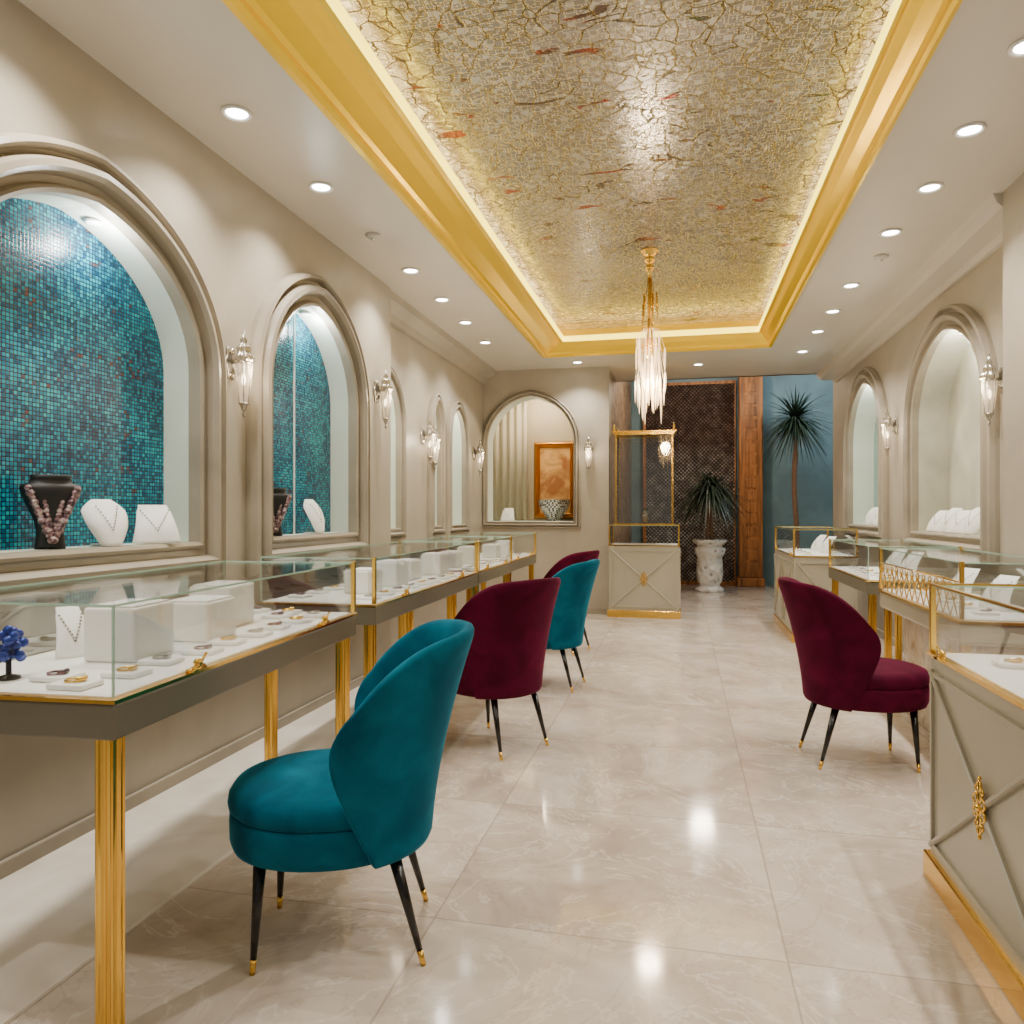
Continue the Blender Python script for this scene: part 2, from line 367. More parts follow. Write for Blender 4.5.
def prism(name,pts,y0,y1,mat):
    return struct(MB().loft([[(x,y,z) for x,z in pts] for y in (y0,y1)],True,True,True).obj(name,mat))
TR[0]+=1;prism(f'trim_{TR[0]}',[(XL2,H),(XL2,H-.16),(XL2+.04,H-.16),(XL2+.06,H-.10),(XL2+.16,H-.05),(XL2+.18,H)],5.6,YB,M_wall)
TR[0]+=1;prism(f'trim_{TR[0]}',[(XR2,H),(XR2,H-.12),(XR2-.03,H-.12),(XR2-.06,H-.09),(XR,H-.08),(XR-.03,H-.05),(XR-.05,H)],4.68,10.3,M_ceil)
struct(MB().box(XL,XL+.02,Y0,5.6,0,.07).obj('baseboard_left',M_trim,bevel=.006))
struct(MB().box(XL2,XL2+.02,5.6,YB,0,.07).obj('baseboard_left_alcove',M_trim))
struct(MB().box(XL2,-.86,YB-.02,YB,0,.07).obj('baseboard_back',M_trim))
struct(MB().box(XR2-.02,XR2,4.68,10.5,0,.07).obj('baseboard_right_alcove',M_trim))
struct(MB().box(XR-.02,XR,Y0,4.68,0,.07).obj('baseboard_right',M_trim))
# ------------------------------------------------------------------ lights
def lamp(name,typ,loc,e,c=(1,.92,.82),parent=None,**kw):
    d=bpy.data.lights.new(name,typ);d.energy=e;d.color=c
    for k,v in kw.items():setattr(d,k,v)
    o=bpy.data.objects.new(name,d);COL.objects.link(o);o.location=loc
    if parent:o.parent=parent
    return o
dl=root('recessed_downlight','round white recessed ceiling downlight, lit','ceiling light',(-1.93,2.99,H),group='recessed ceiling downlights')
MB().lathe([(.052,-.001),(.066,-.001),(.068,-.006),(.062,-.012),(.052,-.010),(.047,-.004)],28).obj('trim_ring',pm('white_ring',(.85,.84,.81),.3),dl,True)
MB().lathe([(.0005,-.005),(.047,-.005),(.047,-.002),(.0005,-.002)],28).obj('lens',M_lens,dl)
lamp('bulb_light','SPOT',(0,0,-.03),80,(1,.93,.83),dl,spot_size=2.1,spot_blend=.8,shadow_soft_size=.03)
for x,y in [(-1.92,3.77),(-1.94,5.22),(-1.95,5.99),(-1.97,6.76),(-2.0,7.6),(-1.93,2.1),(-1.93,1.2),(-1.93,.3),
            (1.29,3.22),(1.31,3.87),(1.33,4.51),(1.30,5.18),(1.30,6.32),(1.31,7.10),(1.31,7.86),(1.31,2.4),(1.31,1.5),(1.31,.5),(1.31,8.8),(.2,9.3),(-1.2,8.85)]:
    dup(dl,(x,y,H))
sd=root('smoke_detector','small round white ceiling smoke detector','smoke detector',(-1.93,4.5,H),group='ceiling smoke detectors')
MB().lathe([(.001,-.028),(.025,-.028),(.03,-.02),(.045,-.014),(.048,0)],20).obj('housing',pm('sd_white',(.6,.57,.52),.4),sd,True)
MB().lathe([(.001,-.036),(.010,-.034),(.012,-.028)],12).obj('sensor',M_silver,sd,True)
dup(sd,(1.36,5.65,H))
for A in (A1,A2):
    lamp('niche_light','POINT',mL(A[0]+.12,A[4]-.10,-.02),7,(.97,1,.97),shadow_soft_size=.03)
nd=root('niche_spotlight','tiny round recessed spotlight inside an arched niche','ceiling light',(XL-.08,2.60,2.432),group='niche spotlights')
MB().lathe([(.022,.0),(.034,0),(.034,-.008),(.024,-.01)],20).obj('trim_ring',M_white,nd,True)
MB().lathe([(.0005,-.006),(.022,-.006),(.022,-.003),(.0005,-.003)],20).obj('lens',M_lens,nd)
dup(nd,(XL-.08,4.37,2.518));dup(nd,(XR2+.12,6.24,2.600));dup(nd,(XR2+.12,8.74,2.620))
for A in (A6,A7): lamp('niche_light','POINT',mR2(A[0],A[4]-.13,-.1),10,(1,.96,.84),shadow_soft_size=.04)
for A in (A3,A5): lamp('niche_light','POINT',mL2(A[0],A[4]-.13,-.08),4,(1,.92,.8),shadow_soft_size=.04)
lamp('niche_light','POINT',(-1.84,9.75,2.75),28,(1,.85,.62),shadow_soft_size=.08)
lamp('far_light','POINT',(.30,11.2,3.3),90,(1,.84,.66),shadow_soft_size=.15)
lamp('far_light','POINT',(2.2,11.7,3.3),62,(.8,.95,1),shadow_soft_size=.15)
# ------------------------------------------------------------------ sconces
sc=root('wall_sconce','ornate silver wall sconce with fluted glass shade','wall lamp',(XL,3.42,1.80),0,group='ornate wall sconces')
sc.scale=(.88,.88,.95)
b=MB();
b.loft([[(p,.052*s*math.cos(a)*(1+.15*math.cos(6*a)),.22+.085*s*math.sin(a)*(1+.15*math.cos(6*a))) for a in [2*pi*k/48 for k in range(48)]] for p,s in ((0,1),(.012,1),(.018,.8),(.014,.72),(.03,.55),(.026,.45),(.036,.3))],True,True,True)
b.obj('backplate',M_silver,sc,True)
b=MB();prev=None
for i in range(9):
    a=pi*i/8;p=Vector((.02+.075*i/8,0,.20-.045*math.sin(a)))
    if prev:b.cyl(prev,p,.008,n=8)
    prev=p
b.obj('arm',M_silver,sc,True)
CXS=.092
def flut(r,z,k=12,n=72,am=.09,cx=CXS): return [(cx+r*(1+am*math.cos(k*a))*math.cos(a),r*(1+am*math.cos(k*a))*math.sin(a),z) for a in [2*pi*q/n for q in range(n)]]
MB().loft([flut(r,z) for r,z in ((.014,-.02),(.022,.0),(.032,.05),(.040,.12),(.046,.18),(.048,.225))],True,True,False).obj('glass_shade',M_shade,sc,True)
b=MB()
b.loft([flut(r,z,8,72,.10) for r,z in ((.048,.22),(.058,.23),(.060,.25),(.045,.262),(.036,.285),(.040,.295),(.028,.31),(.016,.325),(.020,.34),(.010,.355),(.004,.39))],True,True,True)
b.obj('crown',M_silver,sc,True)
b=MB()
for zz,rr2 in ((.0,.028),(.215,.052)): b.torus((CXS,0,zz),rr2,.004)
for i in range(6):
    a=2*pi*i/6;b.cyl((CXS+.027*math.cos(a),.027*math.sin(a),.0),(CXS+.052*math.cos(a),.052*math.sin(a),.215),.0028,n=6)
b.obj('silver_cage',M_silver,sc,True)
MB().lathe([(.001,-.085),(.006,-.07),(.012,-.055),(.005,-.045),(.014,-.03),(.022,-.01),(.026,.002)],18,(CXS,0,0)).obj('finial',M_silver,sc,True)
MB().sph((CXS,0,.13),.013,10,2.4).obj('bulb',M_bulb,sc,True)
lamp('bulb_light','POINT',(.19,0,.18),3.4,(1,.82,.58),sc,shadow_soft_size=.03)
dup(sc,(XL,5.30,1.95),0);
dup(sc,(XL2,6.90,1.78),0);dup(sc,(XL2,7.06,1.74),0);dup(sc,(XL2,8.75,1.75),0)
dup(sc,(-1.10,YB,1.80),-pi/2);dup(sc,(XR2,7.56,1.84),pi);dup(sc,(XR2,5.20,1.86),pi)
# ------------------------------------------------------------------ chandelier
ch=root('chandelier','gold ceiling chandelier with hanging icicle crystal drops','chandelier',(-.24,5.96,H+.27))
MB().lathe([(.001,0),(.065,0),(.068,-.015),(.045,-.02),(.05,-.04),(.03,-.05),(.04,-.07),(.042,-.09),(.02,-.11),(.03,-.13),(.032,-.15),(.016,-.17),(.012,-.22),(.001,-.225)],24).obj('canopy',M_gold,ch,True)
random.seed(11)
for i in range(9):
    a=2*pi*i/9+.3;r=.010;r2=.025+.035*(i%3)/2
    L=-.48-.10*(i%4)
    MB().cyl((r*math.cos(a),r*math.sin(a),-.2),(r2*math.cos(a),r2*math.sin(a),L),.003,n=8).obj('rod',M_gold,ch,True)
    MB().cyl((r2*math.cos(a),r2*math.sin(a),L+.14),(r2*1.1*math.cos(a),r2*1.1*math.sin(a),L-.06),.008,.006,n=10).obj('tube',M_gold,ch,True)
MB().cyl((0,0,-.2),(0,0,-.80),.006).obj('stem',M_gold,ch,True)
b=MB();b.torus((0,0,-.76),.06,.004);
for i in range(8):
    a=2*pi*i/8;b.cyl((0,0,-.68),(.06*math.cos(a),.06*math.sin(a),-.76),.003,n=6)
b.obj('crown_ring',M_gold,ch,True)
for i in range(50):
    a=i*2.399+random.uniform(-.3,.3);q=math.sqrt((i+.5)/50);r=.135*q*random.uniform(.75,1.1);L=random.uniform(.10,.27);z=-.64-random.uniform(.0,.62)*(1-.30*q)
    x,y=r*math.cos(a),r*math.sin(a);rw=random.uniform(.005,.010)
    b=MB();b.lathe([(.002,0),(rw*.6,-.015),(rw,-.05),(rw*.8,-L*.6),(rw*.4,-L*.9),(.001,-L)],6,(x,y,z));b.cyl((x,y,z-.002),(x*.5,y*.5,-.62),.001,n=5)
    b.obj('crystal_drop',M_cry,ch)
lamp('bulb_light','POINT',(0,0,-1.02),52,(1,.82,.58),ch,shadow_soft_size=.08)
# ------------------------------------------------------------------ chairs
def chair(mat,label,loc,ang,legtop=M_black):
    r=root('velvet_chair',label,'chair',(loc[0],loc[1],0),ang,group='velvet barrel-back chairs')
    def se(s,z,ex=2.15,cx=.055,a=.285,bb=.262,n=44):
        o=[]
        for k in range(n):
            t=2*pi*k/n;c,s_=math.cos(t),math.sin(t)
            o.append((cx+a*s*math.copysign(abs(c)**(2/ex),c),bb*s*math.copysign(abs(s_)**(2/ex),s_),z))
        return o
    MB().loft([se(s,z) for s,z in ((.001,.295),(.5,.295),(.88,.297),(.955,.306),(.985,.33),(.99,.385),(.985,.405),(.97,.41),(.5,.41))],True,True,True).obj('seat_base',mat,r,True)
    MB().loft([se(s,z) for s,z in ((.5,.411),(.97,.411),(.995,.418),(1.005,.435),(.995,.455),(.95,.474),(.85,.484),(.6,.492),(.3,.496),(.001,.497))],True,True,True).obj('seat_cushion',mat,r,True)
    nt,nv=32,14
    def P(t,v,off):
        tm=(64+32*math.sin(v*pi*.55))*(1-.13*max(0,(v-.5)/.5)**3)*pi/180;th=tm*t;at=abs(t)
        ztop=.905-.055*at**2-.12*max(0,(at-.45)/.55)**2.4
        z=.293+(ztop-.293)*v
        R=.252+.062*v**1.5-off
        lean=.070*v**1.6
        return (.01-lean*math.cos(th*.85)-R*math.cos(th)*1.0,R*math.sin(th)*1.04,z)
    secs=[]
    for i in range(nt+1):
        t=math.sin((-1+2*i/nt)*pi/2*.92)/math.sin(pi/2*.92)
        o=[Vector(P(t,j/nv,0)) for j in range(nv+1)];q=[Vector(P(t,j/nv,.040)) for j in range(nv+1)]
        top=(o[-1]+q[-1])/2+Vector((0,0,.014))
        secs.append(o+[top]+q[::-1])
    def shrink(sec,f,push):
        c=[(sec[k]+sec[-1-k])/2 for k in range(len(sec))]
        return [c[k]+(sec[k]-c[k])*f+push for k in range(len(sec))]
    d0=(secs[0][5]-secs[1][5]).normalized()*.010;d1=(secs[-1][5]-secs[-2][5]).normalized()*.010
    secs=[shrink(secs[0],.35,d0)]+secs+[shrink(secs[-1],.35,d1)]
    MB().loft(secs,True,True,True).obj('backrest',mat,r,True,sub=1)
    for sx,sy in ((1,1),(1,-1),(-1,1),(-1,-1)):
        t=Vector((.045+sx*.18,sy*.145,.302));e=Vector((.01+sx*.23,sy*.172,0))
        k=e+(t-e)*.13
        l=MB();l.cyl(k,t,.0085,.0185,16);lo=l.obj('leg',legtop,r,True)
        MB().cyl(e,k,.0075,.0092,16).obj('leg_tip',M_gold,lo,True)
    return r
def fa(x,y):return math.atan2(y,x)
chair(M_teal,'teal velvet barrel-back chair at the long taupe display table',(-.955,2.06),fa(-.95,-.31))
chair(M_red,'crimson velvet barrel-back chair beside the taupe display table',(-.975,3.93),fa(-.84,.53))
chair(M_teal,'teal velvet barrel-back chair beside a smaller display table',(-.93,5.35),fa(-.98,.12))
chair(M_red,'crimson velvet chair tucked between teal chair and display table',(-1.07,6.7),fa(-.95,.3))
chair(M_red,'crimson velvet barrel-back chair facing the stone-based display counter',(.855,4.08),fa(.97,.12))
# ------------------------------------------------------------------ display tables
def flutebar(x,y,z0,z1,w=.024,n=48,k=5):
    R=[]
    for z in (z0,z1):
        ring=[]
        for q in range(n):
            side=q//(n//4);t=(q%(n//4))/(n//4)*2-1;d=w*(1-.14*abs(math.sin(t*pi/2*k)))
            p={0:(t*w,-d),1:(d,t*w),2:(-t*w,d),3:(-d,-t*w)}[side];ring.append((x+p[0],y+p[1],z))
        R.append(ring)
    return R
def glasscase(r,x0,x1,y0,y1,z0,z1,posts=True,tk=.005):
    for a in ((x0,x0+tk,y0,y1),(x1-tk,x1,y0,y1),(x0+tk,x1-tk,y0,y0+tk),(x0+tk,x1-tk,y1-tk,y1)):
        MB().box(*a,z0,z1-tk).obj('glass_pane',M_glass,r)
    MB().box(x0,x1,y0,y1,z1-tk,z1).obj('glass_top',M_glass,r)
    e=.0025;b=MB()
    b.box(x0-e,x0+e,y0,y1,z1-tk,z1);b.box(x1-e,x1+e,y0,y1,z1-tk,z1);b.box(x0,x1,y0-e,y0+e,z1-tk,z1);b.box(x0,x1,y1-e,y1+e,z1-tk,z1)
    for x in (x0,x1):
        for y in (y0,y1): b.box(x-e,x+e,y-e,y+e,z0,z1-tk)
    b.obj('glass_edge',M_edge,r)
    if posts:
        for x,y in posts:
            MB().box(x-.009,x+.009,y-.009,y+.009,z0,z1+.004).obj('corner_post',M_gold,r,bevel=.002)
def lockpart(r,x,y,z,s=1):
    q=MB();q.box(x-.014,x+.006,y-.035,y+.035,z,z+.008);q.cyl((x,y-.03,z+.010),(x,y+.03,z+.010),.005,n=8);q.sph((x,y,z+.020),.013,8)
    q.cyl((x,y+.01,z+.015),(x+.004*s,y+.035,z+.042),.004,n=6);q.obj('lock',M_gold,r,True)
def display_table(label,x1,y0,L,W,rz=0,posts='far',zt=.808,zc=1.035,skip=(),zf=0):
    r=root('display_table',label,'display table',(x1,y0,0),rz,group='glass-topped jewellery display tables')
    MB().box(-W,0,0,L,zt-.086,zt).obj('table_frame',M_taupe,r,bevel=.006)
    b=MB();t=.004;z=zt
    b.box(-W-t,-W+.02,-t,L+t,z,z+.009);b.box(-.02,t,-t,L+t,z,z+.009);b.box(-W+.02,-.02,-t,.02,z,z+.009);b.box(-W+.02,-.02,L-.02,L+t,z,z+.009)
    b.obj('gold_rim',M_gold,r)
    MB().box(-W+.02,-.02,.02,L-.02,zt,zt+.012).obj('display_deck',M_white,r)
    P=[(-.01,.01),(-W+.01,.01),(-.01,L-.01),(-W+.01,L-.01)]
    glasscase(r,-W+.012,-.012,.012,L-.012,zt+.012,zc,posts=P[2:3] if posts=='far' else [P[0],P[2],P[3]])
    for i,(x,y) in enumerate(((-.045,.045),(-W+.045,.045),(-.045,L-.045),(-W+.045,L-.045))):
        if i in skip: continue
        MB().loft(flutebar(x,y,zf if i in (1,3) else 0,zt-.086),True,True,True).obj('leg',M_gold,r)
    for f in (.22,.78): lockpart(r,0,L*f,zt+.009)
    return r
display_table('long taupe display table with glass case and fluted gold legs',-1.27,1.48,1.52,.62,math.radians(3.4),skip=(3,),zf=.014)
display_table('taupe display table with glass case and gold corner posts',-1.385,3.26,1.95,.60,math.radians(1.2),'all',zf=.014)
display_table('taupe glass display table beside teal chair',-1.44,5.30,1.10,.60,0,'all')
display_table('taupe glass display table beside crimson chair',-1.46,6.48,1.15,.60,0,'all')
display_table('slim glass display table with gold legs along the alcove',1.80,5.45,1.35,.58,0,'all',.78,1.02)
# ------------------------------------------------------------------ cabinets
def xpanel(b,xf,ya,yb,z0,z1,s):
    w=.009
    for (pa,pb) in (((ya,z0),(yb,z1)),((ya,z1),(yb,z0))):
        A=Vector((0,pa[0],pa[1]));B=Vector((0,pb[0],pb[1]));d=(B-A).normalized();nn=Vector((0,-d.z,d.y))*w
        ring=lambda x,k:[(x,)+tuple((q+nn*sgn*k)[1:]) for q,sgn in ((A,1),(B,1),(B,-1),(A,-1))]
        b.loft([ring(xf,1),ring(xf+s*.010,1),ring(xf+s*.015,.5)],True,True,True)
    for a,c,d,e in ((ya,yb,z0,z0+.015),(ya,yb,z1-.015,z1),(ya,ya+.015,z0,z1),(yb-.015,yb,z0,z1)):
        b.box(min(xf,xf+s*.010),max(xf,xf+s*.010),a,c,d,e)
def xpanely(b,yf,xa,xb,z0,z1,s):
    t=MB();xpanel(t,yf,xa,xb,z0,z1,s);o=len(b.v);b.v+=[(y,x,z) for x,y,z in t.v];b.f+=[tuple(o+i for i in f) for f in t.f]
def rosette(x,y,z,s,axis='x'):
    b=MB();P=lambda u,v,w:(x+s*w,y+u,z+v) if axis=='x' else (x+u,y+s*w,z+v)
    M=Matrix.Rotation(pi/2,3,'Y') if axis=='x' else Matrix.Rotation(pi/2,3,'X')
    for i in range(6):
        a=2*pi*i/6+pi/6;b.torus(P(.030*math.cos(a),.034*math.sin(a),.014),.015,.004,M,14,6)
    for dz in (.062,-.062):
        b.torus(P(0,dz,.014),.013,.004,M,14,6);b.sph(P(0,dz*1.36,.013),.006,6)
        b.torus(P(.020,dz*.8,.014),.009,.003,M,12,6);b.torus(P(-.020,dz*.8,.014),.009,.003,M,12,6)
    b.sph(P(0,0,.014),.012,8)
    return b
def counter(label,x0,x1,y0,y1,panels=2,zb=.76,zc=1.0,front='x',name='display_counter',group='glass-topped jewellery counters'):
    cx,cy=(x0+x1)/2,(y0+y1)/2;r=root(name,label,'display counter',(cx,cy,0),0,group=group)
    a,c,d,e=x0-cx,x1-cx,y0-cy,y1-cy
    MB().box(a,c,d,e,.075,zb).obj('cabinet_body',M_cab,r,bevel=.006)
    MB().box(a-.018,c+.018,d-.018,e+.018,0,.085).obj('plinth',M_gold,r,bevel=.005)
    b=MB();L=e-d
    if front=='x':
        for i in range(panels): xpanel(b,a,d+L*i/panels+.03,d+L*(i+1)/panels-.03,.12,zb-.05,-1)
        xpanely(b,e,a+.03,c-.03,.12,zb-.05,1);xpanely(b,d,a+.03,c-.03,.12,zb-.05,-1)
    else:
        xpanely(b,d,a+.03,c-.03,.12,zb-.05,-1);xpanel(b,c,d+.03,e-.03,.12,zb-.05,1)
    b.obj('cross_moulding',M_cab,r)
    zm=(.12+zb-.05)/2
    if front=='x':
        for i in range(panels): rosette(a,d+L*(i+.5)/panels,zm,-1).obj('gold_ornament',M_gold,r,True)
    else: rosette(0,d,zm,-1,'y').obj('gold_ornament',M_gold,r,True)
    b=MB();t=.008
    b.box(a-t,a+.02,d-t,e+t,zb,zb+.012);b.box(c-.02,c+t,d-t,e+t,zb,zb+.012);b.box(a+.02,c-.02,d-t,d+.02,zb,zb+.012);b.box(a+.02,c-.02,e-.02,e+t,zb,zb+.012)
    b.obj('gold_rim',M_gold,r)
    MB().box(a+.02,c-.02,d+.02,e-.02,zb,zb+.012).obj('display_deck',M_white,r)
    glasscase(r,a+.005,c-.005,d+.005,e-.005,zb+.012,zc,posts=[(a+.006,d+.006),(a+.006,e-.006),(c-.006,d+.006),(c-.006,e-.006)])
    b=MB();g=.005
    for z in (zc,):
        b.box(a-g,a+g,d,e,z,z+.007);b.box(c-g,c+g,d,e,z,z+.007);b.box(a,c,d-g,d+g,z,z+.007);b.box(a,c,e-g,e+g,z,z+.007)
    b.obj('top_frame',M_gold,r)
    if front=='x':
        for y in (e-.14,d+.14): lockpart(r,a-.006,y,zb+.006,-1)
    return r
R1=counter('cream cabinet counter with crossed mouldings, gold plinth and glass top',.835,1.50,.93,2.83,2)
R3=counter('cream cabinet counter with gold frame by the dim passage',1.05,1.62,7.6,9.05,2,.82,1.08)
tw=counter('tall gold-framed glass showcase on a cream cabinet base',-.84,-.02,8.98,9.16+.36,1,.85,1.09,'y',name='glass_showcase',group=None)
tw['category']='showcase'
a,c,d,e=-.33,.33,-.20,.20
for q in ((a,a+.006,d,e),(c-.006,c,d,e),(a,c,d,d+.006),(a,c,e-.006,e)):
    MB().box(*q,1.10,2.16).obj('glass_pane',M_glassr,tw)
for x in (a,c):
    for y in (d,e): MB().box(x-.011,x+.011,y-.011,y+.011,1.095,2.19).obj('corner_post',M_dgold,tw,bevel=.003)
b=MB();
for z,k in ((2.17,0),(2.185,.015),(2.20,.03)):
    b.box(a-.02-k,c+.02+k,d-.02-k,e+.02+k,z,z+.016)
b.obj('gold_cornice',M_gold,tw,bevel=.002)
MB().box(a-.02,c+.02,d-.02,e+.02,1.09,1.112).obj('gold_base_frame',M_gold,tw,bevel=.003)
for x in (a-.02,c+.02):
    for y in (d-.02,e+.02): MB().lathe([(.02,0),(.024,.01),(.010,.025),(.018,.045),(.010,.065),(.002,.085)],12,(x,y,2.215)).obj('finial',M_gold,tw,True)
for z in (1.42,1.75): MB().box(a+.01,c-.01,d+.01,e-.012,z,z+.008).obj('glass_shelf',M_glass,tw)
r=root('display_counter','glass counter with gold lattice front and marble pedestal','display counter',(1.48,4.5,0),0,group='glass-topped jewellery counters')
MB().box(-.12,.20,-.60,.62,0,.64).obj('pedestal',M_marb,r,bevel=.02)
MB().box(-.24,.25,-.72,.72,.64,.74).obj('cabinet_body',M_cab,r,bevel=.02)
MB().box(-.245,.255,-.725,.725,.74,.752).obj('gold_rim',M_gold,r)
MB().box(-.225,.235,-.705,.705,.752,.76).obj('display_deck',M_white,r)
glasscase(r,-.235,.245,-.715,.715,.76,1.02,posts=[(-.23,-.71),(-.23,.71),(.24,-.71),(.24,.71)])
b=MB()
for k in range(15):
    y=-.70+k*.1
    for s in (1,-1):
        y1_=y+s*.1
        if -.705<=y1_<=.705: b.cyl((-.243,y,.765),(-.243,y1_,.90),.0035,n=6)
    if -.69<y<.69: b.torus((-.243,y,.90),.022,.003,Matrix.Rotation(pi/2,4,'Y').to_3x3(),14,6)
b.cyl((-.243,-.70,.93),(-.243,.70,.93),.004,n=6)
b.obj('gold_lattice',M_gold,r,True)
for y in (-.66,.66): MB().loft(flutebar(-.20,y,0,.64,.02),True,True,True).obj('leg',M_gold,r)
# ------------------------------------------------------------------ display props
def bust_black(label,loc,ang):
    r=root('necklace_bust',label,'jewellery bust',loc,ang,group='necklace display busts')
    prof=[(.052,.0,.03),(.05,.02,.03),(.045,.06,.03),(.055,.11,.038),(.078,.16,.045),(.096,.20,.05),(.102,.225,.048),(.098,.24,.040),(.072,.245,.034),(.066,.262,.036),(.070,.275,.038),(.060,.276,.03)]
    R=[[(dp*math.cos(t)-.02+.02*(z/.27),w*math.copysign(abs(math.sin(t))**.85,math.sin(t)),z) for t in [2*pi*k/32 for k in range(32)]] for w,z,dp in prof]
    MB().loft(R,True,True,True).obj('torso',M_blackv,r,True)
    b=MB();random.seed(4)
    for s in (1,-1):
        for i in range(12):
            u=i/11;y=s*(.075*(1-u)**.9+.004);z=.225-.19*u
            b.sph((.034-.01*u,y,z),.012+.003*(i%2),7)
            if i>2:
                b.sph((.032-.01*u,y*.45,z+.004),.012,7)
    b.obj('necklace',M_dusty,r,True)
    return r
bb=bust_black('black velvet bust with beaded floral necklace in mosaic niche',(XL-.04,2.35,1.112),-.6)
dup(bb,(XL-.04,3.92,1.112),-.8)
def bust_white(name,label,loc,ang,w=.06,h=.19,shape=0):
    r=root(name,label,'jewellery stand',loc,ang,group='white necklace stands')
    n=12;rings=[]
    for i in range(n+1):
        v=i/n
        if shape==0: ww=w*(.55+.75*math.sin(min(1,v*1.15)*pi*.62))*(1 if v<.75 else 1-.55*((v-.75)/.25)**1.5)
        else: ww=w*(1.05-.38*v)*(1 if v<.9 else .93)
        xc=.05-.10*v+.025*math.sin(v*pi);z=h*v
        rings.append([(xc+.012*math.cos(t)-.35*ww*(math.sin(t)**2)*(1 if shape==0 else .3),ww*math.copysign(abs(math.sin(t))**.8,math.sin(t)),z) for t in [2*pi*k/28 for k in range(28)]])
    MB().loft(rings,True,True,True).obj('stand_body',M_white,r,True)
    MB().box(-.075,.03,-w*.55,w*.55,0,.008).obj('foot',M_white,r)
    b=MB()
    for s in (1,-1):
        for i in range(9):
            u=i/8;v=.85-.5*u;b.sph((.05-.10*v+.025*math.sin(v*pi)+.014,s*w*.6*(1-u),h*v),.0035,6)
    b.obj('necklace',M_silver,r,True)
    return r
w1=bust_white('necklace_stand','white curved stand with fine silver necklace',(XL-.03,2.62,1.112),-.45,.068,.19)
w2=bust_white('necklace_stand','white trapezoid stand with fine necklace',(XL-.02,2.89,1.112),-.7,.095,.17,1)
w3=bust_white('necklace_stand','tall narrow white leaf-shaped necklace stand',(XL-.04,4.42,1.112),-.3,.055,.22)
for y,q in ((5.88,w1),(6.12,w2),(6.36,w1),(6.6,w2)): dup(q,(XR2+.07,y,1.092),pi+.5)
for y in (8.5,8.8): dup(w1,(XR2+.07,y,1.112),pi+.5)
dup(w2,(-2.22,9.62,1.132),-pi/2)
DZ=.808+.0125
def jbox(label,loc,rz,sx,sy,sz):
    r=root('display_box',label,'display box',loc,rz,group='white jewellery display boxes')
    MB().box(-sx/2,sx/2,-sy/2,sy/2,0,sz).obj('box_body',M_whiteb,r,bevel=.008)
    MB().box(-sx/2+.01,sx/2-.01,-sy/2+.01,sy/2-.01,sz,sz+.006).obj('top_pad',M_white,r,bevel=.003)
    return r
jbox('large white leatherette display box inside glass case',(-1.60,1.93,DZ),.1,.16,.20,.155)
jbox('white leatherette display box inside glass case',(-1.60,2.27,DZ),.1,.16,.19,.13)
jbox('white leatherette display box inside glass case',(-1.70,2.54,DZ),.1,.16,.20,.155)
for i,(x,y,s) in enumerate(((-1.66,3.75,.12),(-1.66,4.15,.14),(-1.72,4.55,.12),(-1.66,4.95,.14),(-1.75,5.6,.12),(-1.72,6.0,.14),(-1.75,6.9,.12),(-1.72,7.3,.14))):
    jbox('small white display box inside glass case',(x,y,DZ),0,.14,.2,s)
def pad(mat):
    r=root('jewellery_pad','flat white jewellery pad with small jewel','jewellery pad',(0,0,0),group='flat jewellery pads')
    MB().box(-.05,.05,-.04,.04,0,.014).obj('pad_base',M_white,r,bevel=.004)
    b=MB();b.torus((0,0,.018),.022,.003,None,20,6);
    for i in range(5):
        a=-.6+i*.3;b.sph((.022*math.cos(a),.022*math.sin(a),.022),.006,6)
    b.obj('jewel',mat,r,True);return r
pads=[pad(M_gold),pad(M_silver),pad(M_dusty)]
first=[True]*3
spots=[]
random.seed(5)
for x,y in [(-1.42,1.70),(-1.44,1.86),(-1.42,2.02),(-1.44,2.18),(-1.44,2.34),(-1.46,2.5),(-1.46,2.66),(-1.47,2.82),(-1.60,2.76),(-1.62,2.88),(-1.78,2.78),(-1.78,2.90),(-1.84,2.2),(-1.83,2.05),(-1.56,1.62),(-1.45,1.56)]: spots.append((x,y,DZ))
for i in range(9):
    for x in (-1.50,-1.87): spots.append((x,3.45+i*.19,DZ))
for i in range(5): spots+= [(-1.55,5.42+i*.2,DZ),(-1.56,6.62+i*.2,DZ)]
for i in range(6):
    for x in (1.0,1.2): spots.append((x,1.3+i*.26,.7725))
for i in range(5): spots.append((1.42,4.0+i*.24,.7605))
for i in range(5): spots.append((1.38,5.6+i*.24,.7925))
for i in range(5): spots.append((1.2,7.75+i*.26,.8325))
for i,(x,y,z) in enumerate(spots):
    k=i%3;rz=random.uniform(-.2,.2)
    if first[k]: pads[k].location=(x,y,z);pads[k].rotation_euler=(0,0,rz);first[k]=False
    else: dup(pads[k],(x,y,z),rz)
bust_white('bracelet_stand','white ribbed bracelet stand inside glass case',(-1.79,1.91,DZ),-.6,.05,.14,1)
for loc in ((1.3,1.9,.7725),(1.3,2.45,.7725),(1.56,4.2,.7605),(1.56,4.7,.7605),(1.62,5.9,.7925),(1.62,6.3,.7925),(1.45,8.1,.8325),(1.45,8.6,.8325)): dup(w2,loc,pi+.4)
r=root('flower_brooch','blue gemstone flower brooch on a small stand','brooch',(-1.69,1.60,DZ))
b=MB()
for i in range(26):
    a=i*2.4;q=.032*math.sqrt(i/26);b.sph((q*math.cos(a),q*math.sin(a)*1.1,.075+.03*math.cos(i)+.02*(1-i/26)),.013,7)
b.obj('petals',M_blue,r,True)
MB().lathe([(.001,0),(.028,0),(.028,.006),(.007,.012),(.006,.07),(.001,.07)],16).obj('stand',M_black,r,True)
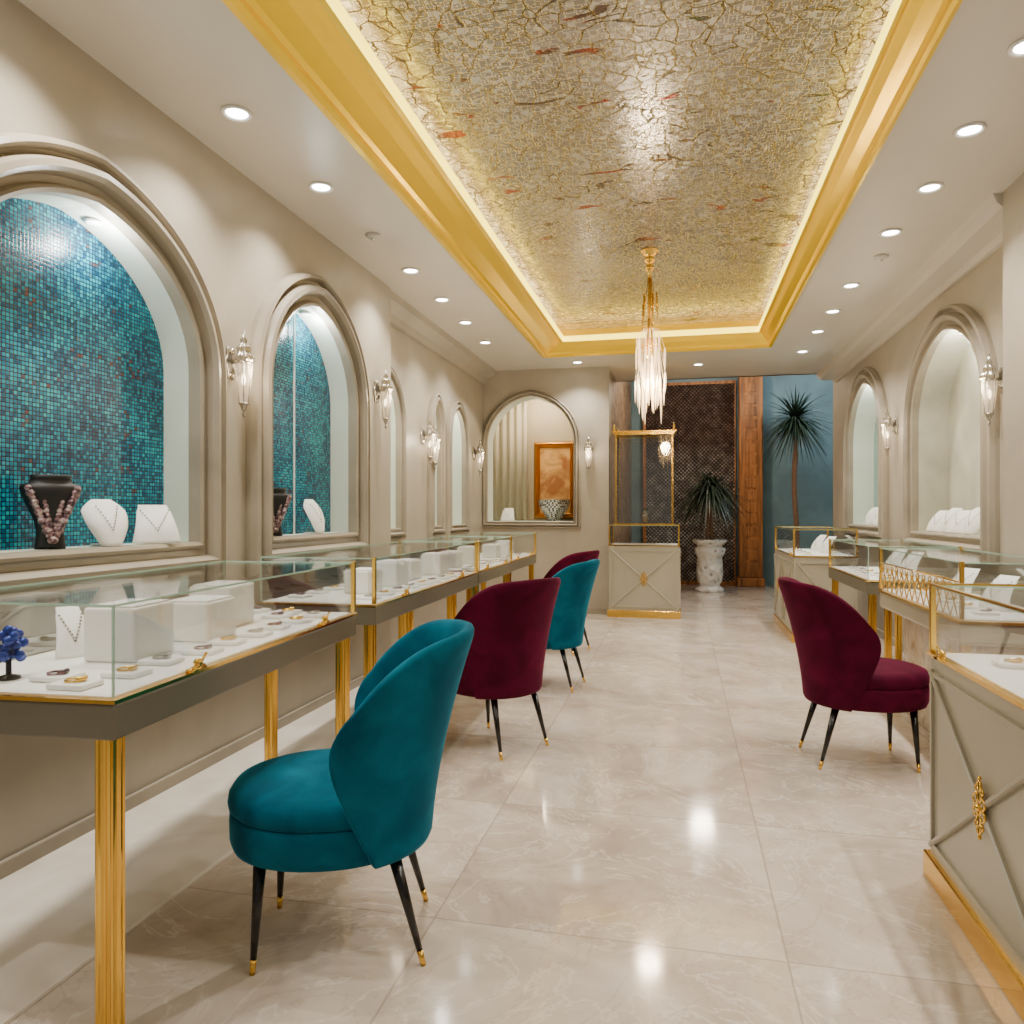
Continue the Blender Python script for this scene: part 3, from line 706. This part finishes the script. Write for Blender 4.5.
for z,m_,s_ in ((1.113,M_silver,.05),):
    q=root('ornamental_vase','small ornamental metal vase inside the glass showcase','vase',(-.43,9.25,z))
    MB().lathe([(.001,0),(s_*.6,0),(s_*.5,.02),(s_,.07),(s_*.9,.11),(s_*.4,.15),(s_*.5,.18),(s_*.42,.178),(s_*.3,.15)],20).obj('vase_body',m_,q,True)
    MB().torus((0,0,.155),s_*.45,.004).obj('neck_ring',M_black,q,True)
r=root('framed_mural','ornate gilded frame around an amber mural','picture frame',(-1.70,10.25,1.16))
w,h=.29,1.06
P=[(0,0),(0,-.03),(.012,-.05),(.03,-.055),(.045,-.035),(.06,-.05),(.075,-.03),(.085,-.008)]
MB().loft([[(sx*(w-d_),y_,(d_ if not up else h-d_)) for sx,up in ((-1,0),(1,0),(1,1),(-1,1))] for d_,y_ in P]).obj('frame',pm('dark_gilding',(.55,.27,.06),.3,.9),r)
MB().box(-w+.08,w-.08,-.012,-.004,.08,h-.08).obj('mural_panel',M_mural,r)
r=root('mosaic_bowl','silver and black mosaic bowl on the ledge','bowl',(-1.66,9.95,1.13))
MB().lathe([(.001,.0),(.09,0),(.085,.02),(.12,.06),(.19,.17),(.215,.28),(.205,.28),(.175,.17),(.10,.06),(.001,.045)],40).obj('bowl_body',M_checks,r,True)
MB().torus((0,0,.28),.212,.008,None,40).obj('rim',M_silver,r,True)
cu=MB();rows=[]
for z in (1.14,2.98): rows.append([(-2.70+i*.009,10.17+.025*math.sin(i*.55)+.006*math.sin(i*1.7),z) for i in range(70)])
cu.loft(rows,False);o=cu.obj('curtain',pm('cream_curtain',(.60,.54,.41),.6),None,True);tag(o,'cream pleated floor-length curtain behind the arched opening','curtain')
sl=o.modifiers.new('s','SOLIDIFY');sl.thickness=.004
r=root('lattice_screen','tall silver-bronze pierced metal lattice screen in wooden frame','screen',(.35,13.36,0))
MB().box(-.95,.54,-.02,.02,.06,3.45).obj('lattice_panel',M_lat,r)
b=MB();b.box(-1.0,-.95,-.04,.04,0,3.5);b.box(.54,.56,-.04,.04,0,3.5);b.box(-.95,.54,-.04,.04,0,.06);b.box(-.95,.54,-.04,.04,3.45,3.5);b.obj('frame',M_wood,r)
r=root('wooden_column','carved reddish-brown wooden column','column',(1.14,13.2,0))
MB().box(-.19,.19,-.12,.12,.15,3.55).obj('shaft',M_wood,r,bevel=.02)
MB().box(-.22,.22,-.15,.15,0,.15).obj('base',M_wood,r,bevel=.02)
for i in range(16): MB().box(-.10,.10,-.135,-.12,.25+i*.2,.40+i*.2).obj('carved_panel',M_wood,r,bevel=.01)
def spiky(name,label,cat,loc,zc,R,n,droop,lw=.03,seed=1,lo=1.75):
    random.seed(seed);r=root(name,label,cat,loc)
    b=MB()
    for i in range(n):
        a=i*2.399;el=math.asin(max(-.85,min(1,1-lo*(i+.5)/n)));L=R*random.uniform(.6,1.05)
        d=Vector((math.cos(a)*math.cos(el),math.sin(a)*math.cos(el),math.sin(el)));side=d.cross(Vector((0,0,1)))
        side=side.normalized() if side.length>.05 else Vector((1,0,0))
        A=[];Bq=[]
        for k in range(7):
            u=k/6;p=Vector((0,0,zc))+d*L*u+Vector((0,0,-droop*u*u));wd=lw*(.5+1.2*u*(1-u)*2)*(1-u*.9)
            A.append(p+side*wd);Bq.append(p-side*wd)
        b.loft([A,Bq],False)
    b.obj('foliage',M_dark,r)
    return r
p=spiky('palm_tree','tall palm with spiky dark fan leaves and brown trunk','palm',(1.76,12.5,0),2.72,.80,260,.26,lw=.022,seed=2,lo=1.75)
MB().loft([[(.038*(1+.12*(i%2))*math.cos(2*pi*k/14)+.02*math.sin(i*.2),.038*(1+.12*(i%2))*math.sin(2*pi*k/14),.3+2.42*i/40) for k in range(14)] for i in range(41)],True,True,True).obj('trunk',M_trunk,p,False)
MB().lathe([(.001,0),(.16,0),(.22,.36),(.20,.36),(.001,.33)],24).obj('pot',M_plant,p,True)
p=spiky('potted_plant','dark leafy plant in white sculpted ceramic urn','potted plant',(.44,12.2,0),1.62,.76,300,.42,lw=.026,seed=7,lo=1.5)
MB().lathe([(.001,0),(.22,0),(.22,.05),(.17,.08),(.15,.11),(.19,.16),(.205,.28),(.20,.42),(.19,.52),(.20,.56),(.235,.60),(.24,.68),(.20,.70),(.18,.72),(.25,.77),(.27,.80),(.25,.82),(.20,.79),(.001,.76)],36).obj('planter',M_plant,p,True)
for i in range(5):
    a=i*1.3;MB().cyl((.05*math.cos(a),.05*math.sin(a),.76),(.02*math.cos(a+.5),.02*math.sin(a+.5),1.65),.012,n=8).obj('stem',M_trunk,p)
# ------------------------------------------------------------------ world + camera
w=bpy.data.worlds.new('World');SC.world=w;w.use_nodes=True
bg=w.node_tree.nodes['Background'];bg.inputs[0].default_value=(1,.96,.90,1);bg.inputs[1].default_value=.32
cam=bpy.data.cameras.new('Camera');co=bpy.data.objects.new('Camera',cam);COL.objects.link(co)
co.location=(0,0,1.25);co.rotation_euler=(pi/2,0,math.radians(12.7));cam.sensor_width=36;cam.lens=750/1024*36;cam.clip_start=.02
SC.camera=co
